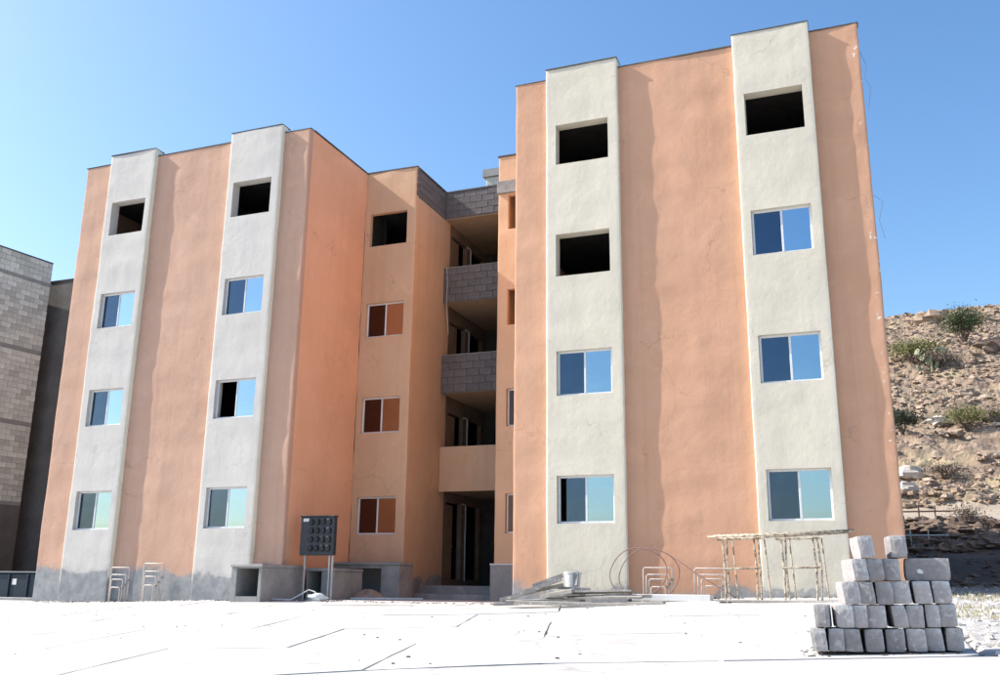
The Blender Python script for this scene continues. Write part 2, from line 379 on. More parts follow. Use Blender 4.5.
# ---------------------------------------------------------------- wall panels
def panel(name, mat, parent, org, su, nu, s0, s1, z0, z1, holes=(), depth=.15, amp=.012, bl=.02, br=.02, bt=0, step=.08, inner=True, seed=0, rim=None):
    """plastered wall leaf: a finely gridded uneven face, openings with reveals, rounded arrises, real thickness"""
    def lines(a, b, brk, ba, bb):
        base = sorted(set([a, b] + [q for q in brk if a < q < b])); out = []
        for p, q in zip(base, base[1:]):
            k = max(1, int(round((q - p) / step))); out += [p + (q - p) * i / k for i in range(k)]
        out.append(b)
        for lim, w, sg in ((a, ba, 1), (b, bb, -1)):
            if w: out += [lim + sg * w * t for t in (.08, .3, .6, 1)]
        out = sorted(out); res = [out[0]]
        for q in out[1:]:
            if q - res[-1] > .0012: res.append(q)
        res[-1] = b
        return res
    hs = sorted({v for h in holes for v in h[:2]}); hz = sorted({v for h in holes for v in h[2:]})
    fac = amp / .017
    S = lines(s0, s1, hs, bl, br); Z = lines(z0, z1, hz, 0, bt)
    su = Vector(su); nu = Vector(nu); org = Vector(org)
    def rd(d, w):
        if not w or d >= w: return 0
        t = 1 - d / w; return w * (1 - math.sqrt(max(0, 1 - t * t)))
    def pt(s, z):
        q = org + su * s
        d = amp * (1.1 * fbm(q.x * .55 + seed, q.y * .55 + 11, z * .45, 3) + .45 * fbm(q.x * 1.9, q.y * 1.9, z * 1.3, 3) + .16 * math.sin(z * 31.4 / 4 + 2 * fbm(q.x * .4, 1, z * .3, 2)))
        ci, cj = (s + seed) / .83 + .3 * math.floor(z / 1.37) , z / 1.37 + .25 * noise.noise(Vector((s * .8, seed, 2)))
        i0, j0 = math.floor(ci), math.floor(cj); fi, fj = ci - i0, cj - j0
        kn = lambda a, b: noise.cell(Vector((a * 1.13 + seed * 3 + .5, b * 1.31 + .5, 3.7)))
        fj = min(1, max(0, (fj - .78) / .2))
        d += .010 * fac * ((kn(i0, j0) * (1 - fi) + kn(i0 + 1, j0) * fi) * (1 - fj) + (kn(i0, j0 + 1) * (1 - fi) + kn(i0 + 1, j0 + 1) * fi) * fj)
        d -= rd(s - s0, bl) + rd(s1 - s, br) + rd(z1 - z, bt)
        e = .5 * amp * fbm(z * .9, 3 + seed, s0, 3)
        es = e * max(0, 1 - (s - s0) / .3) if bl else 0
        if br: es += e * max(0, 1 - (s1 - s) / .3)
        return q + su * es + nu * d + Vector((0, 0, z))
    inhole = lambda s, z: any(h[0] < s < h[1] and h[2] < z < h[3] for h in holes)
    mb = MB(); nS = len(S); grid = [pt(s, z) for z in Z for s in S]; mb.v = [tuple(p) for p in grid]
    flip = su.cross(Vector((0, 0, 1))).dot(nu) < 0
    for j in range(len(Z) - 1):
        for i in range(nS - 1):
            if inhole((S[i] + S[i + 1]) / 2, (Z[j] + Z[j + 1]) / 2): continue
            f = (j * nS + i, j * nS + i + 1, (j + 1) * nS + i + 1, (j + 1) * nS + i)
            mb.f.append(f[::-1] if flip else f)
    nface = len(mb.f); rimf = []
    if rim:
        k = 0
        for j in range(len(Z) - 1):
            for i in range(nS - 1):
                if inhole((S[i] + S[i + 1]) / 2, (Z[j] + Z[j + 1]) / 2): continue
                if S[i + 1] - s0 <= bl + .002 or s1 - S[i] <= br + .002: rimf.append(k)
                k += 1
    def strip(idx):                                   # from front edge straight back by depth
        n0 = len(mb.v); fr = [Vector(mb.v[i]) for i in idx]
        for (i, p) in zip(idx, fr):
            s, z = S[i % nS], Z[i // nS]
            mb.v.append(tuple(p)); mb.v.append(tuple(org + su * s + Vector((0, 0, z)) - nu * depth))
        for k in range(len(idx) - 1): mb.f.append((n0 + 2 * k, n0 + 2 * k + 1, n0 + 2 * k + 3, n0 + 2 * k + 2))
    idx = lambda i, j: j * nS + i
    near = lambda L, q: min(range(len(L)), key=lambda k: abs(L[k] - q))
    k0 = len(mb.f)
    for i in (0, nS - 1): strip([idx(i, j) for j in range(len(Z))])
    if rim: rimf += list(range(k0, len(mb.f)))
    for j in (0, len(Z) - 1): strip([idx(i, j) for i in range(nS)])
    for h in holes:
        a, b, c_, d_ = near(S, h[0]), near(S, h[1]), near(Z, h[2]), near(Z, h[3])
        for i in (a, b): strip([idx(i, j) for j in range(c_, d_ + 1)])
        for j in (c_, d_): strip([idx(i, j) for i in range(a, b + 1)])
    if inner:
        bs = sorted(set([s0, s1] + [q for q in hs if s0 < q < s1])); bz = sorted(set([z0, z1] + [q for q in hz if z0 < q < z1]))
        for a, b in zip(bs, bs[1:]):
            for c_, d_ in zip(bz, bz[1:]):
                if inhole((a + b) / 2, (c_ + d_) / 2): continue
                n0 = len(mb.v)
                for s, z in ((a, c_), (b, c_), (b, d_), (a, d_)): mb.v.append(tuple(org + su * s + Vector((0, 0, z)) - nu * depth))
                mb.f.append((n0, n0 + 1, n0 + 2, n0 + 3))
    o = obj(name, mb, mat, parent)
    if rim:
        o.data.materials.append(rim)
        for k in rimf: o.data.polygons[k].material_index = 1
    sm = [True] * nface + [False] * (len(mb.f) - nface)
    o.data.polygons.foreach_set('use_smooth', sm)
    return o

X, NY = (1, 0, 0), (0, -1, 0)
ZT, ZP, ZB = 12.25, 12.435, -.35
SILL, WH, FH = 1.714, 1.005, 2.742
YL, YR, YC, YB = .19, 0.0, 3.341, 5.408
PR = .15
bld = thing('apartment_building', 'unfinished four storey apartment building with peach walls and cream window bays', 'building', (2.75, 0, 0))
def holes(x0, x1): return [(x0, x1, SILL + i * FH, SILL + i * FH + WH) for i in range(4)]
# left wing, right wing: peach fields and cream window bays standing proud
for yw, mO, mC, fields, bays in (
    (YL, ORANGE_L, CREAM_L, [(-7.912, -6.892), (-5.30, -2.68), (-1.032, -.225)], [(-6.892, -5.30, -6.662, -5.475), (-2.68, -1.032, -2.483, -1.256)]),
    (YR, ORANGE, CREAM, [(5.719, 6.537), (8.263, 10.914), (12.546, 13.55)], [(6.537, 8.263, 6.772, 8.03), (10.914, 12.546, 11.112, 12.333)])):
    for k, (a, b) in enumerate(fields):
        panel('wall', mO, bld, (0, yw, 0), X, NY, a, b, ZB, ZT, depth=.15, amp=.0165, bl=.03 if k == 0 else 0, br=.03 if k == 2 else 0, bt=.015, seed=a)
        obj('roof_edge', MB().box(a - .02, b + .02, yw - .022, yw + .2, ZT, ZT + .02, jit=.006), DARKCAP, bld)
    for (a, b, c, d) in bays:
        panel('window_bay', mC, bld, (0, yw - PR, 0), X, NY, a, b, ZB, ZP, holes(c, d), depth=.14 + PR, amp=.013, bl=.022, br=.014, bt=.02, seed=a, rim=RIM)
        obj('roof_edge', MB().box(a - .01, b + .01, yw - PR - .015, yw + .22, ZP, ZP + .018, jit=.006), DARKCAP, bld)
# return walls and recess fronts
panel('return_wall', BOUNCEP, bld, (-.237, 0, 0), (0, 1, 0), (1, 0, 0), YL + .032, YC, ZB, ZT, depth=.13, amp=.012, bl=0, br=0, bt=.015, inner=False)
panel('return_wall', BOUNCEP, bld, (5.731, 0, 0), (0, 1, 0), (-1, 0, 0), YR + .032, YC, ZB, ZT, depth=.13, amp=.012, bl=0, br=0, bt=.015, inner=False)
panel('recess_wall', RECP, bld, (0, YC, 0), X, NY, -.225, 1.406, ZB, ZT, holes(-.066, 1.135), depth=.15, amp=.014, bl=0, br=.025, bt=.015, seed=2)
panel('recess_wall', RECP, bld, (0, YC, 0), X, NY, 3.97, 5.719, ZB, 12.12, holes(4.265, 5.465), depth=.15, amp=.014, bl=.025, br=0, bt=.015, seed=5)
obj('roof_edge', MB().box(-.25, 1.43, YC - .02, YC + .2, ZT, ZT + .035, jit=.006), DARKCAP, bld)
obj('roof_edge', MB().box(-.40, -.20, YL + .2, YC, ZT, ZT + .033, jit=.004), DARKCAP, bld)
obj('roof_edge', MB().box(3.95, 5.70, YC - .02, YC + .2, 12.12, 12.16, jit=.006), DARKCAP, bld)
# stair side wall with the flat doors
FL = [.42, 3.07, 5.89, 8.67]
dh = []
for z in FL: dh += [(5.97, 7.12, z + .16, z + 2.36), (7.44, 8.55, z + .16, z + 2.36)]
panel('stair_wall', RECP, bld, (1.397, 0, 0), (0, 1, 0), (1, 0, 0), YC + .027, 5.80, ZB, 11.36, (), depth=.14, amp=.009, bl=0, br=0, bt=0, seed=8)
panel('stair_wall', SHADEP, bld, (1.397, 0, 0), (0, 1, 0), (1, 0, 0), 5.80, 11.05, ZB, 11.36, dh, depth=.14, amp=.006, bl=0, br=0, bt=0, seed=8)
panel('stair_wall', RECP, bld, (3.979, 0, 0), (0, 1, 0), (-1, 0, 0), YC + .027, 11.05, ZB, 11.36, (), depth=.14, amp=.009, bl=0, br=0, bt=0, seed=8)
for z in FL:
    d = obj('door', MB().bevbox(1.29, 1.33, 6.03, 6.62, z + .17, z + 2.3, .004), DOOR, bld)
    obj('handle', MB().tube([(1.33, 6.55, z + 1.1), (1.37, 6.55, z + 1.1), (1.37, 6.47, z + 1.1)], .012, 6), GALV, d)
    obj('door_frame', MB().box(1.27, 1.418, 7.40, 7.45, z + .13, z + 2.4).box(1.27, 1.418, 7.12, 7.44, z + 2.352, z + 2.4), ALU, bld)
# closed back, sides, floors so rooms are really dark
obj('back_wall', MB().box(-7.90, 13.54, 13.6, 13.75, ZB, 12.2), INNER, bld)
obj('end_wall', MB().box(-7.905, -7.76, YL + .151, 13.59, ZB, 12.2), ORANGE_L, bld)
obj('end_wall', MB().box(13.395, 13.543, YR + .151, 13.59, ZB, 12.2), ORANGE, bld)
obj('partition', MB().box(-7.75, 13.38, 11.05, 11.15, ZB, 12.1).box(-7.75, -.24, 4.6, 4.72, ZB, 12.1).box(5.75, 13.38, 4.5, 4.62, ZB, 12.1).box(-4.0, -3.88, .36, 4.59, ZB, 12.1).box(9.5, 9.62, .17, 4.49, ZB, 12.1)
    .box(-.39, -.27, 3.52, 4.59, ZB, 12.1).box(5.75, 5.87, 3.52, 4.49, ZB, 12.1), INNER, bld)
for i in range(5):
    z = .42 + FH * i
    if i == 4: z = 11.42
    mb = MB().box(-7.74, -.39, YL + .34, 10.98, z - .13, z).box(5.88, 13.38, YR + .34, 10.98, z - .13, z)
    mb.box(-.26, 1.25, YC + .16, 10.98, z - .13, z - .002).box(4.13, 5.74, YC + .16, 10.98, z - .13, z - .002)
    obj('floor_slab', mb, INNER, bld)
for z in FL[1:]:
    obj('landing', MB().box(1.42, 3.955, YB + .02, 10.95, z - .003, z + .13), SOFFIT, bld)
obj('landing_roof', MB().box(1.33, 4.05, YB + .012, 10.95, 11.35, 11.372), SOFFIT, bld)
obj('roof', MB().box(-7.80, -.30, .30,  13.62, 11.45, 11.6).box(5.80, 13.45, .12,  13.62, 11.45, 11.6).box(-.30, 1.36, YC + .08,  13.62, 11.451, 11.601).box(4.03, 5.80, YC + .08,  13.62, 11.451, 11.601).box(1.36, 4.03, YB + .10, 11.05, 11.374, 11.602), CEMENT, bld)
obj('stair_shade_blocker', MB().box(1.42, 3.955, 8.75, 8.9, .4, 11.34), INNER, bld)  # unseen wall brought forward to block light and darken the stairwell
# parapets of bare block, each block a piece
def course_blocks(parent, org, su, nu, s0, s1, z0, z1, mat, L=.40, H=.20, T_=.02, name='concrete_block', lim=None, jd=.006, vis=None):
    """shared block faces laid in running bond proud of a mortar body"""
    meshes = []
    for k in range(5):
        mb = MB(); mb.bevbox(.006, L - .006, -T_, .03, .006, H - .006, .006, jit=.0035); meshes.append(mb.mesh(name)); meshes[-1].materials.append(mat)
    half = MB().bevbox(.006, L / 2 - .006, -T_, .03, .006, H - .006, .006, jit=.003).mesh(name); half.materials.append(mat)
    su = Vector(su); nu = Vector(nu); rot = Matrix((su, -nu, Vector((0, 0, 1)))).transposed().to_euler()
    cnt = 0; r = 0; z = z0
    while z + H <= z1 + .02:
        s = s0; first = r % 2
        while s < s1 - .08:
            ln = L / 2 if (first or s + L > s1 + .03) else L
            if s + ln > s1 + .05: break
            first = 0
            w = Vector(org) + su * s + Vector((0, 0, z)) + nu * random.uniform(-jd, jd)
            if vis is None or vis(w + su * ln):
                o = bpy.data.objects.new(name, half if ln < L * .9 else random.choice(meshes)); C.objects.link(o)
                o.parent = parent; o.location = w - WL[parent.name]; o.rotation_euler = rot; cnt += 1
            s += ln
        z += H; r += 1
    return cnt
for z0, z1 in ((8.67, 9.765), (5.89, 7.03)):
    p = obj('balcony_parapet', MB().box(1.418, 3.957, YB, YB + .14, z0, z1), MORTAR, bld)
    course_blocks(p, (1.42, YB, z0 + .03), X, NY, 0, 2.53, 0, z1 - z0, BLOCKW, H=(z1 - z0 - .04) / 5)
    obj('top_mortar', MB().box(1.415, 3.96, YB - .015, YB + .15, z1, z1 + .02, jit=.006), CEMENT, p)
obj('loose_wire', MB().tube([(13.56, .1, 11.6), (13.66, 0, 11.2), (13.60, -.05, 10.9), (13.70, 0, 10.7), (13.62, .02, 10.2)], .0035, 5), RUST, bld)
obj('loose_wire', MB().tube([(13.56, .1, 8.3), (13.72, 0, 8.1), (13.62, 0, 7.7), (13.70, 0, 7.3)], .0035, 5), RUST, bld)
p = panel('balcony_parapet', RECP, bld, (0, YB, 0), X, NY, 1.418, 3.957, 3.02, 4.31, depth=.14, amp=.012, bl=0, br=0, bt=.02)
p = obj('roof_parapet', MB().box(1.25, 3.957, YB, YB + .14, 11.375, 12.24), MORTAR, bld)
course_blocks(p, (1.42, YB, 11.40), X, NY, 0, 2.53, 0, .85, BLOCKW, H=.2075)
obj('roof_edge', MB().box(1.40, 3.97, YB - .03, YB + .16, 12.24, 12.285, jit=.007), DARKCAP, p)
p = obj('roof_parapet', MB().box(1.26, 1.39, YC + .16, YB, 11.365, 12.24), MORTAR, bld)
course_blocks(p, (1.39, YC + .02, 11.37), (0, 1, 0), (1, 0, 0), 0, YB - YC - .03, 0, .87, BLOCKW, H=.2125)
obj('roof_edge', MB().box(1.24, 1.43, YC + .2, YB - .03, 12.25, 12.29, jit=.007), DARKCAP, p)
obj('concrete_ledge', MB().bevbox(3.955, 5.72, YC - .09, YC, 10.99, 11.36, .012, jit=.01), CEMENT, bld)
h = obj('roof_hut', MB().box(2.47, 4.4, 6.05, 8, 12.2, 12.87), WHITEB, bld)
course_blocks(h, (2.5, 6.05, 12.2), X, NY, 0, 1.8, 0, .66, BLOCKN, H=.2)
obj('roof_cap', MB().box(2.4, 4.5, 5.95, 8.1, 12.87, 13.12, jit=.01), CEMENT, h)
# entry
obj('plinth', MB().bevbox(3.90, 5.715, YC - .07, YC - .016, -.2, .93, .006), CEMENT, bld)
obj('plinth_cap', MB().bevbox(3.89, 5.716, YC - .085, YC - .012, .93, .965, .005), WHITEB, bld)
obj('entry_step', MB().bevbox(1.30, 3.93, 4.6, 9.55, -.2, .41, .015), CEMENT, bld)
obj('entry_step', MB().bevbox(.9, 3.89, 3.7, 4.595, -.2, .20, .015), CEMENT, bld)
obj('hanging_wire', MB().tube([(1.50, YB - .03, 9.78), (1.55, YB - .05, 9.3), (1.53, YB - .05, 8.6), (1.57, YB - .02, 8.1), (1.55, YB + .1, 7.7)], .008, 5), WHITEP, bld)

# ---------------------------------------------------------------- windows
WW = 1.2
def win_meshes(w, pn=None, sn=None):
    h = WH; f = .045
    fr = MB().bevbox(0, w, 0, .05, 0, f, .004).bevbox(0, w, 0, .05, h - f, h, .004)
    fr.bevbox(0, f, 0, .05, f, h - f, .004).bevbox(w - f, w, 0, .05, f, h - f, .004)
    fr.bevbox(w / 2 - .022, w / 2 + .022, -.004, .046, f, h - f, .004)
    a = MB().box(f, w / 2 - .022, .026, .032, f, h - f).mesh('pane')
    b = MB().box(w / 2 + .022, w - f, .012, .018, f, h - f).mesh('pane')
    a.materials.append(sn or SCREEN); b.materials.append(pn or PANE)
    m = fr.mesh('window'); m.materials.append(ALU); return m, a, b
WMS = {}
def window(x0, x1, y, i, left=0.0):
    w = round(x1 - x0 - .006, 3)
    kk = (w, y > 3)
    if kk not in WMS: WMS[kk] = win_meshes(w, *((PANE_B, SCREEN_B) if y > 3 else ()))
    m, a, b = WMS[kk]
    o = link('window', m, None, bld, (x0 + .003, y, SILL + i * FH + .001))
    for k, q in enumerate((a, b)):
        if k == 0 and left == 2: continue
        p = bpy.data.objects.new('pane', q); C.objects.link(p); p.parent = o
        p.rotation_euler = (random.uniform(-.006, .006), 0, random.uniform(-.006, .006))
        if k == 0 and left: p.location.x = left; p.location.y = .004
    return o
for bx, y, fl in (((-6.662, -5.475), YL - PR, {0: 0, 1: 0, 2: 0}), ((-2.483, -1.256), YL - PR, {0: 0, 1: 2, 2: 0}),
                  ((6.772, 8.03), YR - PR, {0: .13, 1: 0}), ((11.112, 12.333), YR - PR, {0: 0, 1: 0, 2: 0}),
                  ((-.066, 1.135), YC, {0: 0, 1: 0, 2: 0}), ((4.265, 5.465), YC, {0: 0, 1: 0})):
    for i, l in fl.items(): window(bx[0], bx[1], y + (.09 if y > 3 else .10), i, l)

# ---------------------------------------------------------------- neighbour of bare block on the left
nb = thing('block_building', 'bare grey concrete block building at the left edge, behind the peach building', 'building', (-16.4, 7, 0))
d0 = Vector((.11, .99, 0)).normalized(); nn = Vector((d0.y, -d0.x, 0))
cor = Vector((-16.28, 7.0, 0)); ZN = 12.45; st = cor - d0 * 6
def prism(mb, a, b, back, z0, z1, out=0):
    a = a + nn * out; b = b + nn * out
    vs = [a, b, b - nn * back, a - nn * back]
    mb.add([(p.x, p.y, z0) for p in vs] + [(p.x, p.y, z1) for p in vs], [(0, 1, 2, 3), (4, 5, 6, 7), (0, 1, 5, 4), (1, 2, 6, 5), (2, 3, 7, 6), (3, 0, 4, 7)]); return mb
body = obj('wall', prism(MB(), st, cor, 9, -.4, ZN), MORTARN, nb)
def invis(p):
    u, v = proj(p); return u > -12
def proj(p):
    q = Vector(p) - Vector(CAM); return 500 + 948.6 * q.dot(right) / -q.dot(back), 337.5 - 948.6 * q.dot(up) / -q.dot(back)
tot = 0
for a, b in ((3.18, 6.02), (6.14, 8.78), (8.9, 11.5), (11.62, 12.45)):
    tot += course_blocks(nb, st - d0 * 0, d0, nn, 0, 6.0, a, b, BLOCKN, H=.2 if b - a > 1 else .205, jd=.01, vis=invis)
for z in (3.06, 6.02, 8.78, 11.5):
    obj('floor_band', prism(MB(), st, cor, .1, z, z + .12, .015 if z < 11 else .05), MORTARN, nb)
obj('plaster_base', prism(MB(), st, cor, .1, -.4, 3.06, .03), NPLAST, nb)
obj('roof_edge', prism(MB(), st, cor, 9, ZN, ZN + .04, .03), DARKCAP, nb)
obj('rear_wall', MB().box(-17.5, -8.6, 7.6, 14, -.4, 11.95), NPLAST, nb)  # set-back wall's shade put into its dark plaster colour
obj('roof_edge', MB().box(-17.4, -8.6, 7.57, 14, 11.95, 11.99, jit=.01), DARKCAP, nb)
obj('steel_bar', MB().tube([(-15.3, 7.75, 11.9), (-15.3, 7.75, 12.3)], .03, 6).tube([(-15.18, 7.8, 11.9), (-15.17, 7.8, 12.2)], .02, 6), RUST, nb)

# dark blue skip
gx = G(-10, 1)
kb = obj('kerb', MB().bevbox(-13.5, -7.95, .75, .98, gx - .2, gx + .09, .02, jit=.01), CEMENT, org=(-10, .9, gx)); tag(kb, 'low grey kerb in front of the dark blue container', 'kerb')
sk = thing('metal_container', 'dark blue metal container with a small white sticker beside the peach building', 'container', (-10.2, 1.6, gx))
obj('body', MB().bevbox(-11.9, -8.72, 1.2, 2.4, gx + .05, gx + .72, .02), SKIP, sk)
obj('rim', MB().bevbox(-11.94, -8.68, 1.16, 2.44, gx + .72, gx + .78, .01), SKIP, sk)
for x in (-11.3, -10.6, -9.9, -9.2): obj('rib', MB().bevbox(x - .03, x + .03, 1.165, 1.2, gx + .08, gx + .70, .006), SKIP, sk)
obj('sticker', MB().box(-9.78, -9.62, 1.192, 1.199, gx + .42, gx + .58), WHITEB, sk)

# ---------------------------------------------------------------- niches and meters
n1 = thing('gas_niche', 'grey cement niche box open at the front, against the lowest cream bay', 'niche', (-.35, -.5, 0))
def niche(t, x0, x1, y0, y1, z1, ox0, ox1, oz0, oz1, zb=-.15, nm='shell'):
    w = MB()
    w.bevbox(x0, ox0, y0, y1, zb, z1 - .07, .012).bevbox(ox1, x1, y0, y1, zb, z1 - .07, .012)
    w.box(ox0, ox1, y0 + .002, y1 - .002, zb, oz0); w.box(ox0, ox1, y1 - .08, y1 - .004, oz0, z1 - .07)
    if oz1 < z1 - .08: w.box(ox0, ox1, y0 + .003, y1 - .003, oz1, z1 - .071)
    obj(nm, w, CEMENT, t); obj('top_slab', MB().bevbox(x0 - .02, x1 + .02, y0 - .03, y1, z1 - .07, z1, .012, jit=.004), CEMENT, t)
niche(n1, -.755, .07, -1.0, .72, .84, -.60, -.02, .13, .745)
n2 = thing('gas_niche', 'long grey cement niche wall behind the dark meter panel', 'niche', (-.1, 1, 0))
niche(n2, .10, .86, .80, 2.2, .79, .14, .52, .1, .775)
n3 = thing('gas_niche', 'wide shaded cement niche in the corner left of the entry steps', 'niche', (.7, 2.8, 0))
niche(n3, -.205, 1.72, 2.52, 3.30, .97, .10, 1.21, .2, .82)

mt = thing('electric_meter_panel', 'dark grey electric meter panel with sixteen sockets standing on steel posts', 'meter panel', (.6, .42, .08))
obj('cabinet', MB().bevbox(.10, 1.03, .42, .56, 1.08, 1.98, .012), METER, mt)
obj('hood', MB().bevbox(.08, 1.05, .40, .57, 1.98, 2.01, .006), METER, mt)
obj('label_plate', MB().box(.17, .33, .412, .419, 1.87, 1.945), WHITEB, mt)
for r_ in range(4):
    for c_ in range(4):
        cx, cz = .40 + c_ * .163, 1.86 - r_ * .205
        s = MB(); n = 14
        vs = [(cx + .062 * math.cos(2 * math.pi * k / n) * q, y, cz + .075 * math.sin(2 * math.pi * k / n) * q) for y, q in ((.42, 1), (.385, 1), (.38, .85)) for k in range(n)]
        s.add(vs, [(i * n + k, i * n + (k + 1) % n, (i + 1) * n + (k + 1) % n, (i + 1) * n + k) for i in range(2) for k in range(n)] + [tuple(2 * n + k for k in range(n))])
        obj('meter_socket', s, SOCKET, mt)
for x in (.22, .90, .985): obj('post', MB().tube([(x, .50, 0), (x, .50, 1.1)], .026, 8), GALV, mt)
obj('conduit', MB().tube([(.13, .5, 1.12), (.08, .5, 1.2), (.06, .5, 1.3)], .015, 6), METER, mt)

# ---------------------------------------------------------------- water meter pipe loops
def pipes(x, w, h, label):
    y0 = -.28; t = thing('water_meter_pipes', label, 'pipe frame', (x, y0, G(x, y0)), 'water meter pipe frames along the facade')
    for k, (sx, sh, yy) in enumerate(((1, 1, 0), (.80, .80, -.05), (.62, .67, -.10), (.50, .45, -.15))):
        ww = w * sx / 2; hh = h * sh; gz = G(x, y0 + yy) - .03; y = y0 + yy; off = .012 * k
        r = .03
        pts = [(x - ww + off, y, gz), (x - ww + off, y, gz + hh - r), (x - ww + off + r, y, gz + hh), (x + ww + off - r, y, gz + hh), (x + ww + off, y, gz + hh - r), (x + ww + off, y, gz)]
        p = obj('pipe', MB().tube(pts, .014, 7), PIPE, t, smooth=True)
        if k < 3:
            obj('valve', MB().bevbox(x + ww + off - .024, x + ww + off + .024, y - .024, y + .024, gz + hh * .62, gz + hh * .62 + .05, .008), VALVE, p)
pipes(-4.62, .58, .86, 'leftmost frame of nested pale water pipes at the foot of the left wing')
pipes(-3.60, .58, .93, 'nested pale water pipes against the left wing, next to the second cream bay')
pipes(8.92, .58, .66, 'nested white water pipes against the right wing, inside the leaning hose coil')
pipes(9.98, .66, .60, 'nested white water pipes at the foot of the right wing, left of the trestles')

# ---------------------------------------------------------------- trestles, poles and boards
def trestle(x0, x1, y, yb, label):
    g = G(x0, y) + .03; H = 1.33
    t = thing('trestle', label, 'trestle', ((x0 + x1) / 2, y, g), 'lime spattered trestles')
    lean = .05
    legs = []
    for x in (x0, x1):
        for dx in (0, .075):
            obj('leg', MB().tube([(x + dx, y + random.uniform(-.02, .02), g), (x + dx + random.uniform(-.03, .03), y + .02, g + .5), (x + dx - .02, y + .05, H)], [.017, .019, .017], 6), SPLAT, t)
    for x in (x0 + .13, x1 + .16):
        obj('leg', MB().tube([(x, yb, g), (x - .03, yb, H * .6), (x - .06, yb - .02, H)], .014, 6), SPLAT, t)
    obj('crossbar', MB().tube([(x0 - .02, y - .01, g + .55), (x1 + .08, y - .03, g + .565)], .018, 6), SPLAT, t)
    obj('top_rail', MB().tube([(x0 - .12, y + .04, H - .03), (x1 + .16, y + .04, H - .01)], .02, 6), SPLAT, t)
trestle(10.42, 10.98, -1.55, -.85, 'left one of two lime spattered wooden trestles against the right wing')
trestle(11.46, 12.00, -1.55, -.85, 'right one of two lime spattered wooden trestles, below the ground floor window')
for k, (a, b, y, z, lab) in enumerate(((10.15, 12.66, -1.62, 1.375, 'frontmost long pole lying across both trestles'),
        (10.23, 12.70, -1.46, 1.40, 'middle long pole lying across both trestles'),
        (10.30, 12.58, -1.28, 1.365, 'rearmost long pole lying across both trestles'))):
    o = obj('wooden_pole', MB().tube([(a, y + .02, z - .03), ((a + b) / 2, y, z + .0), (b, y - .02, z + .055)], [.019, .022, .018], 8), SPLAT, smooth=True, org=(a, y, z))
    tag(o, lab, 'pole', 'poles on the trestles')
g = G(11, -1.6)
tag(obj('wooden_board', MB().bevbox(10.28, 12.52, -1.85, -1.38, g, g + .035, .006, jit=.006), WOOD, org=(11.4, -1.6, g)), 'long weathered board on the ground under the two trestles', 'board')
g = G(9.3, -.75)
tag(obj('white_board', MB().bevbox(8.55, 10.05, -.98, -.62, g + .0, g + .12, .012, jit=.006), WHITEB, org=(9.3, -.8, g)), 'thick white board lying on the ground in front of the hose coil', 'board')

# leaning hose coil
hc = thing('hose_coil', 'big loops of stiff brown hose leaning on the right wing', 'hose', (8.75, -.5, .2))
def loop(cx, cz, rx, rz, y, tail):
    pts = []
    for k in range(40):
        a = 2 * math.pi * k / 36 - 1.9
        pts.append((cx + rx * math.cos(a) + .02 * math.sin(3 * a), y + .35 * (rz * (1 + math.sin(a)) / 2) - .1 + .05 * math.sin(2 * a + cx), cz + rz * math.sin(a)))
    pts += tail; obj('loop', MB().tube(pts, .011, 6), HOSE, hc, smooth=True)
loop(8.60, .72, .57, .47, -.62, [])
loop(8.80, .68, .60, .50, -.55, [])
obj('loose_end', MB().tube([(9.05, -.2, 1.12), (9.35, -.3, .95), (9.75, -.45, .68), (10.2, -.5, .42), (10.45, -.5, .27)], .011, 6), HOSE, hc, smooth=True)

# plank heap, each plank a thing
def plank(x, y, z, L, W, T_, yaw, tilt, roll, lab, m=None):
    M = Matrix.Translation((x, y, z)) @ Matrix.Rotation(R(yaw), 4, 'Z') @ Matrix.Rotation(R(-tilt), 4, 'Y') @ Matrix.Rotation(R(roll), 4, 'X')
    mb = MB(); n = 7; vs = []
    ph = random.random() * 9
    for k in range(n):
        s = -L / 2 + L * k / (n - 1); wv = W / 2 * (1 + .12 * noise.noise(Vector((s * 2, ph, 0)))); bz = .02 * math.sin(s * 1.5 + ph)
        for dy, dz in ((-wv, -T_ / 2), (wv, -T_ / 2), (wv, T_ / 2), (-wv, T_ / 2)): vs.append(M @ Vector((s, dy + .01 * math.sin(k + ph), dz + bz)))
    fs = [(k * 4 + a, k * 4 + (a + 1) % 4, (k + 1) * 4 + (a + 1) % 4, (k + 1) * 4 + a) for k in range(n - 1) for a in range(4)] + [(0, 1, 2, 3), tuple((n - 1) * 4 + a for a in range(4))]
    mb.add(vs, fs)
    o = obj('plank', mb, m or WOOD, org=(x, y, z)); tag(o, lab, 'plank', 'heap of scrap planks')
g = G(7.5, -1.4)
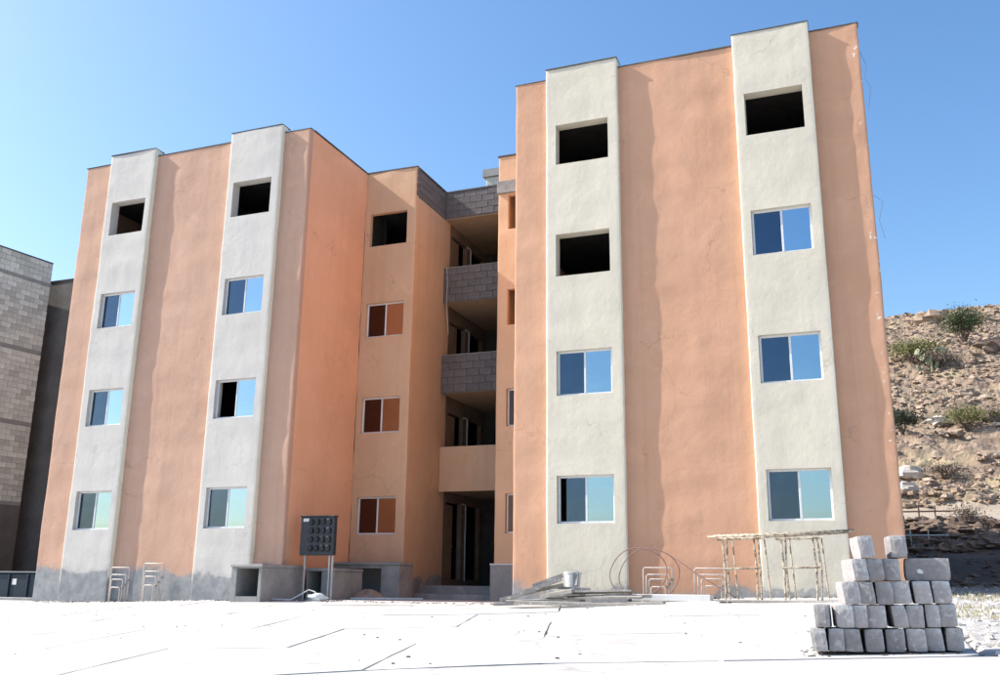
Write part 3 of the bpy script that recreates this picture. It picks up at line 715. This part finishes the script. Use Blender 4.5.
PL = [
 (7.65, -1.75, g + .035, 2.4, .15, .05, 2, .5, 3, 'long plank lying lowest along the front of the scrap heap'),
 (8.75, -1.62, g + .06, 1.15, .17, .04, -4, 1, -4, 'short flat plank at the right end of the scrap heap'),
 (6.75, -1.55, g + .07, 1.1, .12, .05, 12, 4, 5, 'short plank at the front left of the scrap heap'),
 (7.9, -1.35, g + .11, 1.9, .22, .03, -3, 1, 8, 'wide weathered plank in the middle of the scrap heap'),
 (7.95, -1.3, g + .185, 1.35, .25, .025, 4, 0, -9, 'wide pale warped sheet on top of the scrap heap'),
 (6.72, -1.45, g + .20, 1.15, .09, .06, 8, 22, 0, 'timber leaning up steeply at the left of the scrap heap'),
 (6.6, -1.25, g + .16, 1.3, .10, .05, 14, 13, 0, 'timber slanting up behind the steepest one on the scrap heap'),
 (6.95, -1.3, g + .31, .62, .09, .055, 10, 18, 0, 'short thick stick topmost on the left of the scrap heap'),
 (7.2, -1.5, g + .15, .75, .14, .05, -14, 9, 10, 'short split plank lying aslant on the scrap heap'),
 (7.35, -1.15, g + .22, .8, .12, .04, 5, -4, 0, 'short plank beside the bucket on the scrap heap'),
 (8.55, -1.3, g + .13, .9, .12, .04, 6, 2, 5, 'narrow plank lying under the right side of the top sheet'),
 (6.45, -1.7, g + .04, .9, .07, .04, 22, 2, 0, 'thin stick poking out to the left of the scrap heap'),
]
for a in PL:
    a = list(a); a[2] = g + (a[2] - g) * 1.55; a[5] *= 1.35; plank(*a)
bz = g + .31
bk = thing('bucket', 'white plastic bucket with a grey rag standing behind the scrap planks', 'bucket', (7.3, -.75, bz))
obj('body', MB().lathe([(.001, 0), (.135, 0), (.17, .33), (.182, .33), (.182, .35), (.165, .35), (.13, .03), (.001, .03)], (7.3, -.75, bz), 22), WHITEP, bk, smooth=False)
obj('rag', MB().bevbox(7.32, 7.47, -.90, -.86, bz + .08, bz + .33, .02, jit=.02).bevbox(7.2, 7.44, -.88, -.7, bz + .31, bz + .345, .015, jit=.02), CEMENT, bk)
obj('handle', MB().tube([(7.3 + .16 * math.cos(a), -.75 - .02, bz + .29 + .10 * math.sin(a)) for a in np.linspace(0, math.pi, 9)], .006, 5), GALV, bk)
obj('stand_block', MB().bevbox(7.12, 7.5, -.92, -.55, G(7.3, -.75) - .03, bz - .002, .01), CEMENT, bk)

# small litter near the niches
g = G(.5, -.3)
sk_ = MB()
def lump(mb, c, rx, ry, rz, seed, n=10, m=7, rough=.3):
    vs = []
    for j in range(m + 1):
        th = math.pi * j / m
        for i in range(n):
            ph = 2 * math.pi * i / n; p = Vector((math.sin(th) * math.cos(ph), math.sin(th) * math.sin(ph), math.cos(th)))
            k = 1 + rough * noise.noise(p * 1.7 + Vector((seed, seed * .7, 0)))
            vs.append((c[0] + p.x * rx * k, c[1] + p.y * ry * k, c[2] + p.z * rz * k))
    mb.add(vs, [(j * n + i, (j + 1) * n + i, (j + 1) * n + (i + 1) % n, j * n + (i + 1) % n) for j in range(m) for i in range(n)]); return mb
tag(obj('cement_bag', lump(MB(), (1.05, -.2, g + .07), .24, .15, .10, 3, 14, 9, .5), WHITEP, smooth=True, org=(1.05, -.2, g)), 'small crumpled pale bag on the pavement under the meter panel', 'bag')
tag(obj('hose', MB().tube([(-.15, -.5, g + .01), (.2, -.6, g + .03), (.55, -.5, g + .02), (.75, -.35, g + .16), (.85, -.25, g + .24), (1.0, -.22, g + .2), (1.2, -.3, g + .03)], .014, 6), WHITEP, smooth=True, org=(.5, -.4, g)), 'short pale hose lying in front of the cement niches', 'hose')
DIRT = concrete('dirt', (.26, .18, .13), (.38, .28, .21), 6)
tag(obj('dirt_heap', lump(lump(MB(), (1.35, 1.6, .06), .35, .3, .22, 5, 18, 10, .5), (1.65, 1.5, .03), .25, .2, .14, 8, 14, 8, .5), DIRT, smooth=True, org=(1.4, 1.6, .05)), 'small heap of brown earth in front of the corner niche', 'dirt heap')
tag(obj('scrap_pipe', MB().tube([(1.3, .9, .09), (2.3, 1.0, .10), (3.0, 1.3, .10)], .03, 7), GALV, org=(2, 1, .1)), 'pale pipe lying on the ground before the entry steps', 'pipe')

# ---------------------------------------------------------------- pile of loose concrete blocks
def block_mesh(L, W, H, seed):
    mb = MB(); nx, ny, nz = 4, 6, 5; rnd = random.Random(seed); shear = -rnd.uniform(-.03, .11) if W < .3 else .01
    def pt(i, j, k):
        p = Vector((-W / 2 + W * i / nx, -L / 2 + L * j / ny, H * k / nz))
        e = (i in (0, nx)) + (j in (0, ny)) + (k in (0, nz))
        q = p - Vector((0, 0, H / 2))
        if e >= 2: q *= 1 - .030 * (e - 1) * (1 + 1.6 * max(0, noise.noise(p * 9 + Vector((seed, 0, 0)))))
        q += Vector([.0035 * noise.noise(p * 30 + Vector((seed, a * 7, 3))) for a in range(3)])
        q.x += shear * q.z
        return q + Vector((0, 0, H / 2))
    idx = {}
    def V(i, j, k):
        if (i, j, k) not in idx: idx[i, j, k] = len(mb.v); mb.v.append(tuple(pt(i, j, k)))
        return idx[i, j, k]
    for i in (0, nx):
        for j in range(ny):
            for k in range(nz): mb.f.append((V(i, j, k), V(i, j + 1, k), V(i, j + 1, k + 1), V(i, j, k + 1)))
    for j in (0, ny):
        for i in range(nx):
            for k in range(nz): mb.f.append((V(i, j, k), V(i + 1, j, k), V(i + 1, j, k + 1), V(i, j, k + 1)))
    for k in (0, nz):
        for i in range(nx):
            for j in range(ny): mb.f.append((V(i, j, k), V(i + 1, j, k), V(i + 1, j + 1, k), V(i, j + 1, k)))
    return mb
ROWS = [
 [(78, 155, 0, 0), (157, 235, 0, 4), (235, 330, 0, -3), (338, 430, -1.5, 3), (438, 530, 0, 5), (552, 645, 0, 0), (650, 738, -1, -4), (736, 820, 1.5, 2)],
 [(108, 182, 0, -3), (200, 288, 0, 4), (290, 366, 0, 0), (368, 466, -2, -3), (480, 552, -1, 6), (558, 643, 0, 0), (646, 716, 0, 4), (722, 808, -1.5, -2)],
 [(240, 324, -1, 7), (326, 408, 0, 0), (411, 495, 1, 2), (505, 598, -4, -3), (602, 688, -1, 0), (691, 780, 0, 3)],
 [(287, 362, -3, 12), (369, 460, -2.5, 3), (463, 550, -1, 0), (556, 788, 0, 0)],
 [(335, 412, -5, 8), (503, 585, -1.5, 4)]]
ords = ['leftmost', 'second from the left', 'third from the left', 'fourth from the left', 'fourth from the right', 'third from the right', 'second from the right', 'rightmost']
rown = ['bottom row', 'second row', 'middle row', 'fourth row', 'top row']
B0 = Vector((12.475, -10.40, 0)); su = Vector((ca, sa, 0))
gb = G(13, -10)
for r_, row in enumerate(ROWS):
    for k, (a, b, tilt, yaw) in enumerate(row):
        n = len(row); m = .00175
        s0, s1 = (a - 78) * m, (b - 78) * m; W = (s1 - s0) * (.925 if b - a > 200 else 1) - (.004 if b - a < 200 else 0)
        long_ = W > .3; H = .198
        mb = block_mesh(.40 if not long_ else .15, W, H, r_ * 11 + k)
        c = B0 + su * (s0 + s1) / 2 + Vector((-sa, ca, 0)) * (.2 + random.uniform(-.015, .02) - (.10 if long_ else 0))
        z = G(c.x, c.y) + r_ * .2015 + .004 + abs(math.sin(R(tilt))) * W * .5
        z = max(z, gb + r_ * .2015 + .006)
        me = mb.mesh('concrete_block')
        o = link('concrete_block', me, BLOCK, None, (c.x, c.y, z))
        o.rotation_euler = (0, R(tilt), R(3) + R(yaw) * 1.1)
        pos = ords[k] if k < n / 2 else ords[8 - (n - k)]
        lab = f'grey concrete block {pos} in the {rown[r_]} of the block pile'
        if long_: lab = 'long grey concrete block laid sideways with a white chip, fourth row of the pile'
        if n == 2: lab = ['leaning grey concrete block alone on top of the pile, left one', 'upright grey concrete block alone on top of the pile, right one'][k]
        if n == 4: lab = ['leftmost grey block in the fourth row, under the leaning top block', 'second grey block in the fourth row of the pile', 'third grey block in the fourth row, beside the long sideways block', lab][k]
        tag(o, lab, 'concrete block', 'pile of loose concrete blocks')
        if long_:
            ch = lump(MB(), (-.065, -.078, .085), .028, .012, .02, 4, 9, 6, .8).mesh('mortar_chip'); ch.materials.append(WHITEB)
            q = bpy.data.objects.new('mortar_chip', ch); C.objects.link(q); q.parent = o

# ---------------------------------------------------------------- hillside
def rockmesh(seed, sub=1):
    rnd = random.Random(seed); mb = lump(MB(), (0, 0, 0), 1, .8, .62, seed * 3.1, 7, 5, .9); return mb
def rocks_stuff(name, n, region, size, mat, seed, filt=None):
    rnd = random.Random(seed); V = []; F = []
    protos = [rockmesh(seed + k) for k in range(8)]
    protos = [(np.array(p.v), p.f) for p in protos]
    for _ in range(n):
        x = rnd.uniform(region[0], region[1]); y = region[2] + (region[3] - region[2]) * rnd.random() ** 1.2
        if filt and not filt(x, y, rnd): continue
        s = size[0] + (size[1] - size[0]) * rnd.random() ** 3
        pv, pf = protos[rnd.randrange(8)]
        a = rnd.uniform(0, 6.28); c_, s_ = math.cos(a), math.sin(a)
        q = pv * s * np.array([rnd.uniform(.8, 1.5), rnd.uniform(.7, 1.2), rnd.uniform(.6, 1.1)])
        q = np.stack([q[:, 0] * c_ - q[:, 1] * s_, q[:, 0] * s_ + q[:, 1] * c_, q[:, 2]], 1) + np.array([x, y, T(x, y) + s * .12])
        k = len(V); V += q.tolist(); F += [tuple(i + k for i in f) for f in pf]
    me = bpy.data.meshes.new(name); me.from_pydata(V, [], F); me.update()
    o = link(name, me, mat); o['kind'] = 'stuff'; return o
def rock_mat(name, a, b, c3):
    t = NT(name)
    c = t.mix(t.ramp(t.noise(.9, 4, .7), [(.35, 0), (.65, 1)]), a, b)
    c = t.mix(t.ramp(t.noise(5, 5, .75), [(.5, 0), (.66, .8)]), c, c3)
    t.bump(t.noise(9, 5, .7), .6, .04); return t.out(c, .95)
ROCK = rock_mat('hill_rock', (.28, .20, .145), (.43, .34, .265), (.15, .105, .08))
ROCK2 = rock_mat('rubble_rock', (.14, .098, .075), (.23, .17, .132), (.08, .057, .045))
GRAVEL = rock_mat('pale_gravel', (.50, .48, .45), (.66, .64, .61), (.36, .33, .28))
vis = lambda x, y, r: -1 < (x - 13.04) * 948 / (y + 19.6) < 300 or x < 30
rocks_stuff('hillside_rocks', 22000, (12.5, 36, 22, 74), (.04, .25), ROCK, 3, lambda x, y, r: (x - 13) < (y + 20) * .18 + 1 and noise.noise(Vector((x * .12, y * .12, 4))) > -.35 + .2 * r.random())
rocks_stuff('rubble_bank', 1600, (12.5, 21, 15.2, 17.5), (.08, .34), ROCK2, 5)
rocks_stuff('roadside_gravel', 2600, (13.75, 20, -10.2, 6), (.012, .06), GRAVEL, 7)
rocks_stuff('slope_stones', 500, (13.6, 20, 6, 15.4), (.04, .16), ROCK2, 9)
tagd = {'hillside_rocks': ('loose pale brown rocks covering the dry hillside', 'rocks'), 'rubble_bank': ('dark brown rubble bank below the hillside track', 'rubble'),
        'roadside_gravel': ('white gravel on the bare ground right of the block pile', 'gravel'), 'slope_stones': ('stones on the shaded slope beside the building', 'stones')}
for k, (l, c) in tagd.items(): tag(bpy.data.objects[k], l, c)

def hit(u, v):                                        # where a line of sight meets the hillside (used to seat plants)
    d = (right * (u - 500) / 948.62 + up * (337.5 - v) / 948.62 - back); t = 8
    while t < 140:
        p = Vector(CAM) + d * t
        if p.y > 3 and p.z < T(p.x, p.y): return p
        t += .1
    return p
def leafmat(name, a, b):
    t = NT(name); c = t.mix(t.ramp(t.noise(2.2, 4, .7), [(.35, 0), (.65, 1)]), a, b); return t.out(c, .8)
L1 = leafmat('dark_olive_leaf', (.055, .075, .035), (.10, .125, .06))
L2 = leafmat('yellow_green_leaf', (.13, .135, .05), (.22, .21, .09))
L3 = leafmat('dry_twig', (.15, .115, .09), (.24, .19, .15))
L4 = leafmat('dark_green_leaf', (.035, .045, .03), (.07, .08, .05))  # evenly dark green leaf
CAC = leafmat('cactus_pad', (.22, .26, .15), (.36, .38, .26))
BARK = leafmat('bark', (.09, .065, .05), (.15, .11, .085))
def bush(name, label, cat, u, v, w, h, leaf, n=1500, ls=.09, lift=.15, spread=.6, stems=7, group=None, fan=False):
    p = hit(u, v); z = T(p.x, p.y)
    t = thing(name, label, cat, (p.x, p.y, z - .1), group)
    rnd = random.Random(int(u * 7 + v)); br = MB(); tips = []
    for k in range(stems):
        a = 2 * math.pi * k / stems + rnd.uniform(-.3, .3); rr = rnd.uniform(.35, .95)
        tip = Vector((p.x + w / 2 * rr * math.cos(a) * .9, p.y + w / 2 * rr * math.sin(a) * .8, z + h * rnd.uniform(.6, .95)))
        mid = Vector((p.x, p.y, z)).lerp(tip, .5) + Vector((0, 0, -.05 * h))
        br.tube([(p.x, p.y, z - .12), mid, tip], [.05 * w / 2, .03 * w / 2, .01 * w / 2], 5, False); tips += [mid.lerp(tip, q) for q in (.5, .75, 1)]
    obj('branches', br, BARK, t)
    mb = MB()
    for _ in range(n):
        c = rnd.choice(tips); sp = w * spread * .32
        q = Vector((c.x + rnd.gauss(0, sp), c.y + rnd.gauss(0, sp * .8), c.z + rnd.gauss(0, h * .13)))
        if q.z < z + lift * h: q.z = z + lift * h + rnd.random() * .1 * h
        d1 = Vector([rnd.gauss(0, 1) for _ in range(3)]).normalized(); d2 = d1.cross(Vector([rnd.gauss(0, 1) for _ in range(3)])).normalized()
        s = ls * rnd.uniform(.6, 1.5); mb.add([q - d1 * s, q + d2 * s * .35, q + d1 * s, q - d2 * s * .35], [(0, 1, 2, 3)])
    obj('foliage', mb, leaf, t); return t
bush('desert_tree', 'feathery dark green desert tree standing alone just below the hill crest', 'tree', 965, 345, 2.1, 2.05, L1, 5200, .065, .38, .62, 11)
bush('shrub', 'olive shrub on the hillside close to the corner of the building', 'shrub', 914, 364, 2.5, 1.3, L2, 2000, .09, .15, .8)
bush('shrub', 'brown leafless shrub beside the cactus on the hillside', 'shrub', 940, 370, 2.1, 1.1, L3, 1500, .07, .1, .8)
bush('shrub', 'round yellow green shrub half way up the hillside', 'shrub', 968, 431, 1.9, 1.25, L2, 1900, .06, .08, .65)
bush('shrub', 'dark shrub in a hollow directly beside the building corner', 'shrub', 903, 434, 1.4, 1.1, L4, 1700, .07, .05, .75)
bush('shrub', 'dry brown shrub below the round yellow green one', 'shrub', 945, 482, 1.1, .6, L3, 1300, .05, .05, .8)
bush('shrub', 'low dry shrub on the shaded bank above the block pile', 'shrub', 968, 527, .8, .7, L3, 700, .04, .05, .7)
p = hit(932, 372); z = T(p.x, p.y)
ct = thing('prickly_pear', 'pale prickly pear cactus among shrubs on the hillside', 'cactus', (p.x, p.y, z))
rnd = random.Random(3)
for k in range(13):
    hx, hz = rnd.uniform(-.8, .8), rnd.uniform(.2, 1.35); q = (p.x + hx, p.y - .3 + rnd.uniform(-.3, .3), z + hz)
    mb = lump(MB(), (0, 0, 0), .17, .035, .24, k, 10, 7, .1); M = Matrix.Rotation(rnd.uniform(-1, 1), 4, 'Y') @ Matrix.Rotation(rnd.uniform(0, 3), 4, 'Z')
    mb.v = [tuple(M @ Vector(a) + Vector(q)) for a in mb.v]; obj('pad', mb, CAC, ct, smooth=True)
obj('stem', MB().tube([(p.x, p.y - .3, z - .1), (p.x, p.y - .3, z + .9)], .07, 6), CAC, ct)
# boulders one can tell apart
WROCK = rock_mat('whitish_boulder', (.55, .51, .46), (.68, .65, .60), (.42, .36, .3))
for (u, v, w, lab, mt_) in ((911, 478, .62, 'long whitish boulder near the building corner above the track', WROCK), (908, 490, .4, 'squarish whitish boulder just below the long one', WROCK),
        (966, 396, .55, 'pale angular boulder above the round green shrub', ROCK), (938, 424, .5, 'pale rock among stones left of the round green shrub', WROCK),
        (957, 436, .42, 'rounded tan boulder at the foot of the round green shrub', ROCK), (992, 352, .95, 'large dark outcrop right of the hill tree', ROCK2),
        (930, 322, 1.1, 'brown flat outcrop just below the skyline', ROCK), (988, 420, .8, 'dark ledge boulder at the right edge of the slope', ROCK2)):
    p = hit(u, v); k = w
    o = obj('boulder', lump(MB(), (p.x, p.y, T(p.x, p.y) + k * .25), k, k * .7, k * .5, u * .13, 12, 8, .8), mt_, org=(p.x, p.y, p.z)); tag(o, lab, 'boulder', 'boulders on the hillside')
# pipe rails on the bank
for (u0, u1, v, lab, posts, m) in ((902, 960, 519, 'rusty pipe rail along the top of the rubble bank', (921, 938), RUST), (905, 950, 544, 'pale lower pipe rail at the foot of the rubble bank', (912, 930), GALV)):
    a = hit(u0, v + 5); b = hit(u1, v + 5)
    b.y = a.y; za, zb_ = T(a.x, a.y), T(b.x, b.y)
    t = thing('pipe_rail', lab, 'rail', (a.x, a.y, za))
    z = max(za, zb_) + .42
    obj('rail', MB().tube([(a.x - .8, a.y, z), (b.x, b.y, z)], .028, 6), m, t)
    for u in posts:
        x = a.x + (b.x - a.x) * (u - u0) / (u1 - u0)
        obj('post', MB().tube([(x, a.y, T(x, a.y) - .2), (x, a.y, z + .2)], .025, 6), m, t)
PEB = simple('dark_pebble', (.14, .11, .09), .9)
rnd = random.Random(21); mb = MB()
for _ in range(170):                                   # crumbs of mortar and grit on the slabs
    u, w = rnd.uniform(-14, 1.2), rnd.uniform(-2.6, 11.5) ** 1
    x, y = pav(u, w)
    if y > -.3 or x > 13.6: continue
    if noise.noise(Vector((x * .5, y * .4, 8))) < 0: continue
    k = rnd.uniform(.006, .018); lump(mb, (x, y, G(x, y) + k * .15), k * 1.6, k, k * .5, rnd.random() * 50, 6, 4, .8)
for k in range(520):                                   # grit gathered at the foot of the walls and of the block pile
    if k % 4: x, y = rnd.uniform(-7.8, 13.5), -.16 - abs(rnd.gauss(0, .16))
    else: x, y = rnd.uniform(12.3, 13.65), rnd.uniform(-10.6, -9.6)
    if y < -5 and (x - 12.4) * .29 - 10.55 > y: continue
    q = rnd.uniform(.008, .03) * (1 if y > -5 else .5); lump(mb, (x, y, G(x, y) + q * .2), q * 1.5, q, q * .6, rnd.random() * 50, 6, 4, .8)
tag(obj('pavement_crumbs', mb, PEB), 'dark crumbs of mortar scattered on the white pavement', 'crumbs', kind='stuff')
# grass and litter on the ground to the right
def grass(n, region, mat, name, label):
    rnd = random.Random(11); mb = MB()
    for _ in range(n):
        x, y = rnd.uniform(*region[:2]), rnd.uniform(*region[2:])
        if noise.noise(Vector((x * .8, y * .5, 2))) < .08: continue
        z = T(x, y); h = rnd.uniform(.03, .09); a = rnd.uniform(0, 6.3); d = Vector((math.cos(a), math.sin(a), 0)) * .006
        t = Vector((x, y, z + h)) + Vector((rnd.gauss(0, .02), rnd.gauss(0, .02), 0))
        mb.add([Vector((x, y, z - .01)) - d, Vector((x, y, z - .01)) + d, t], [(0, 1, 2)])
    o = obj(name, mb, mat); tag(o, label, 'grass', kind='stuff')
grass(14000, (13.8, 18, -10, 3), leafmat('dry_grass', (.26, .23, .12), (.40, .36, .22)), 'dry_grass', 'thin dry grass on the gravel right of the block pile')
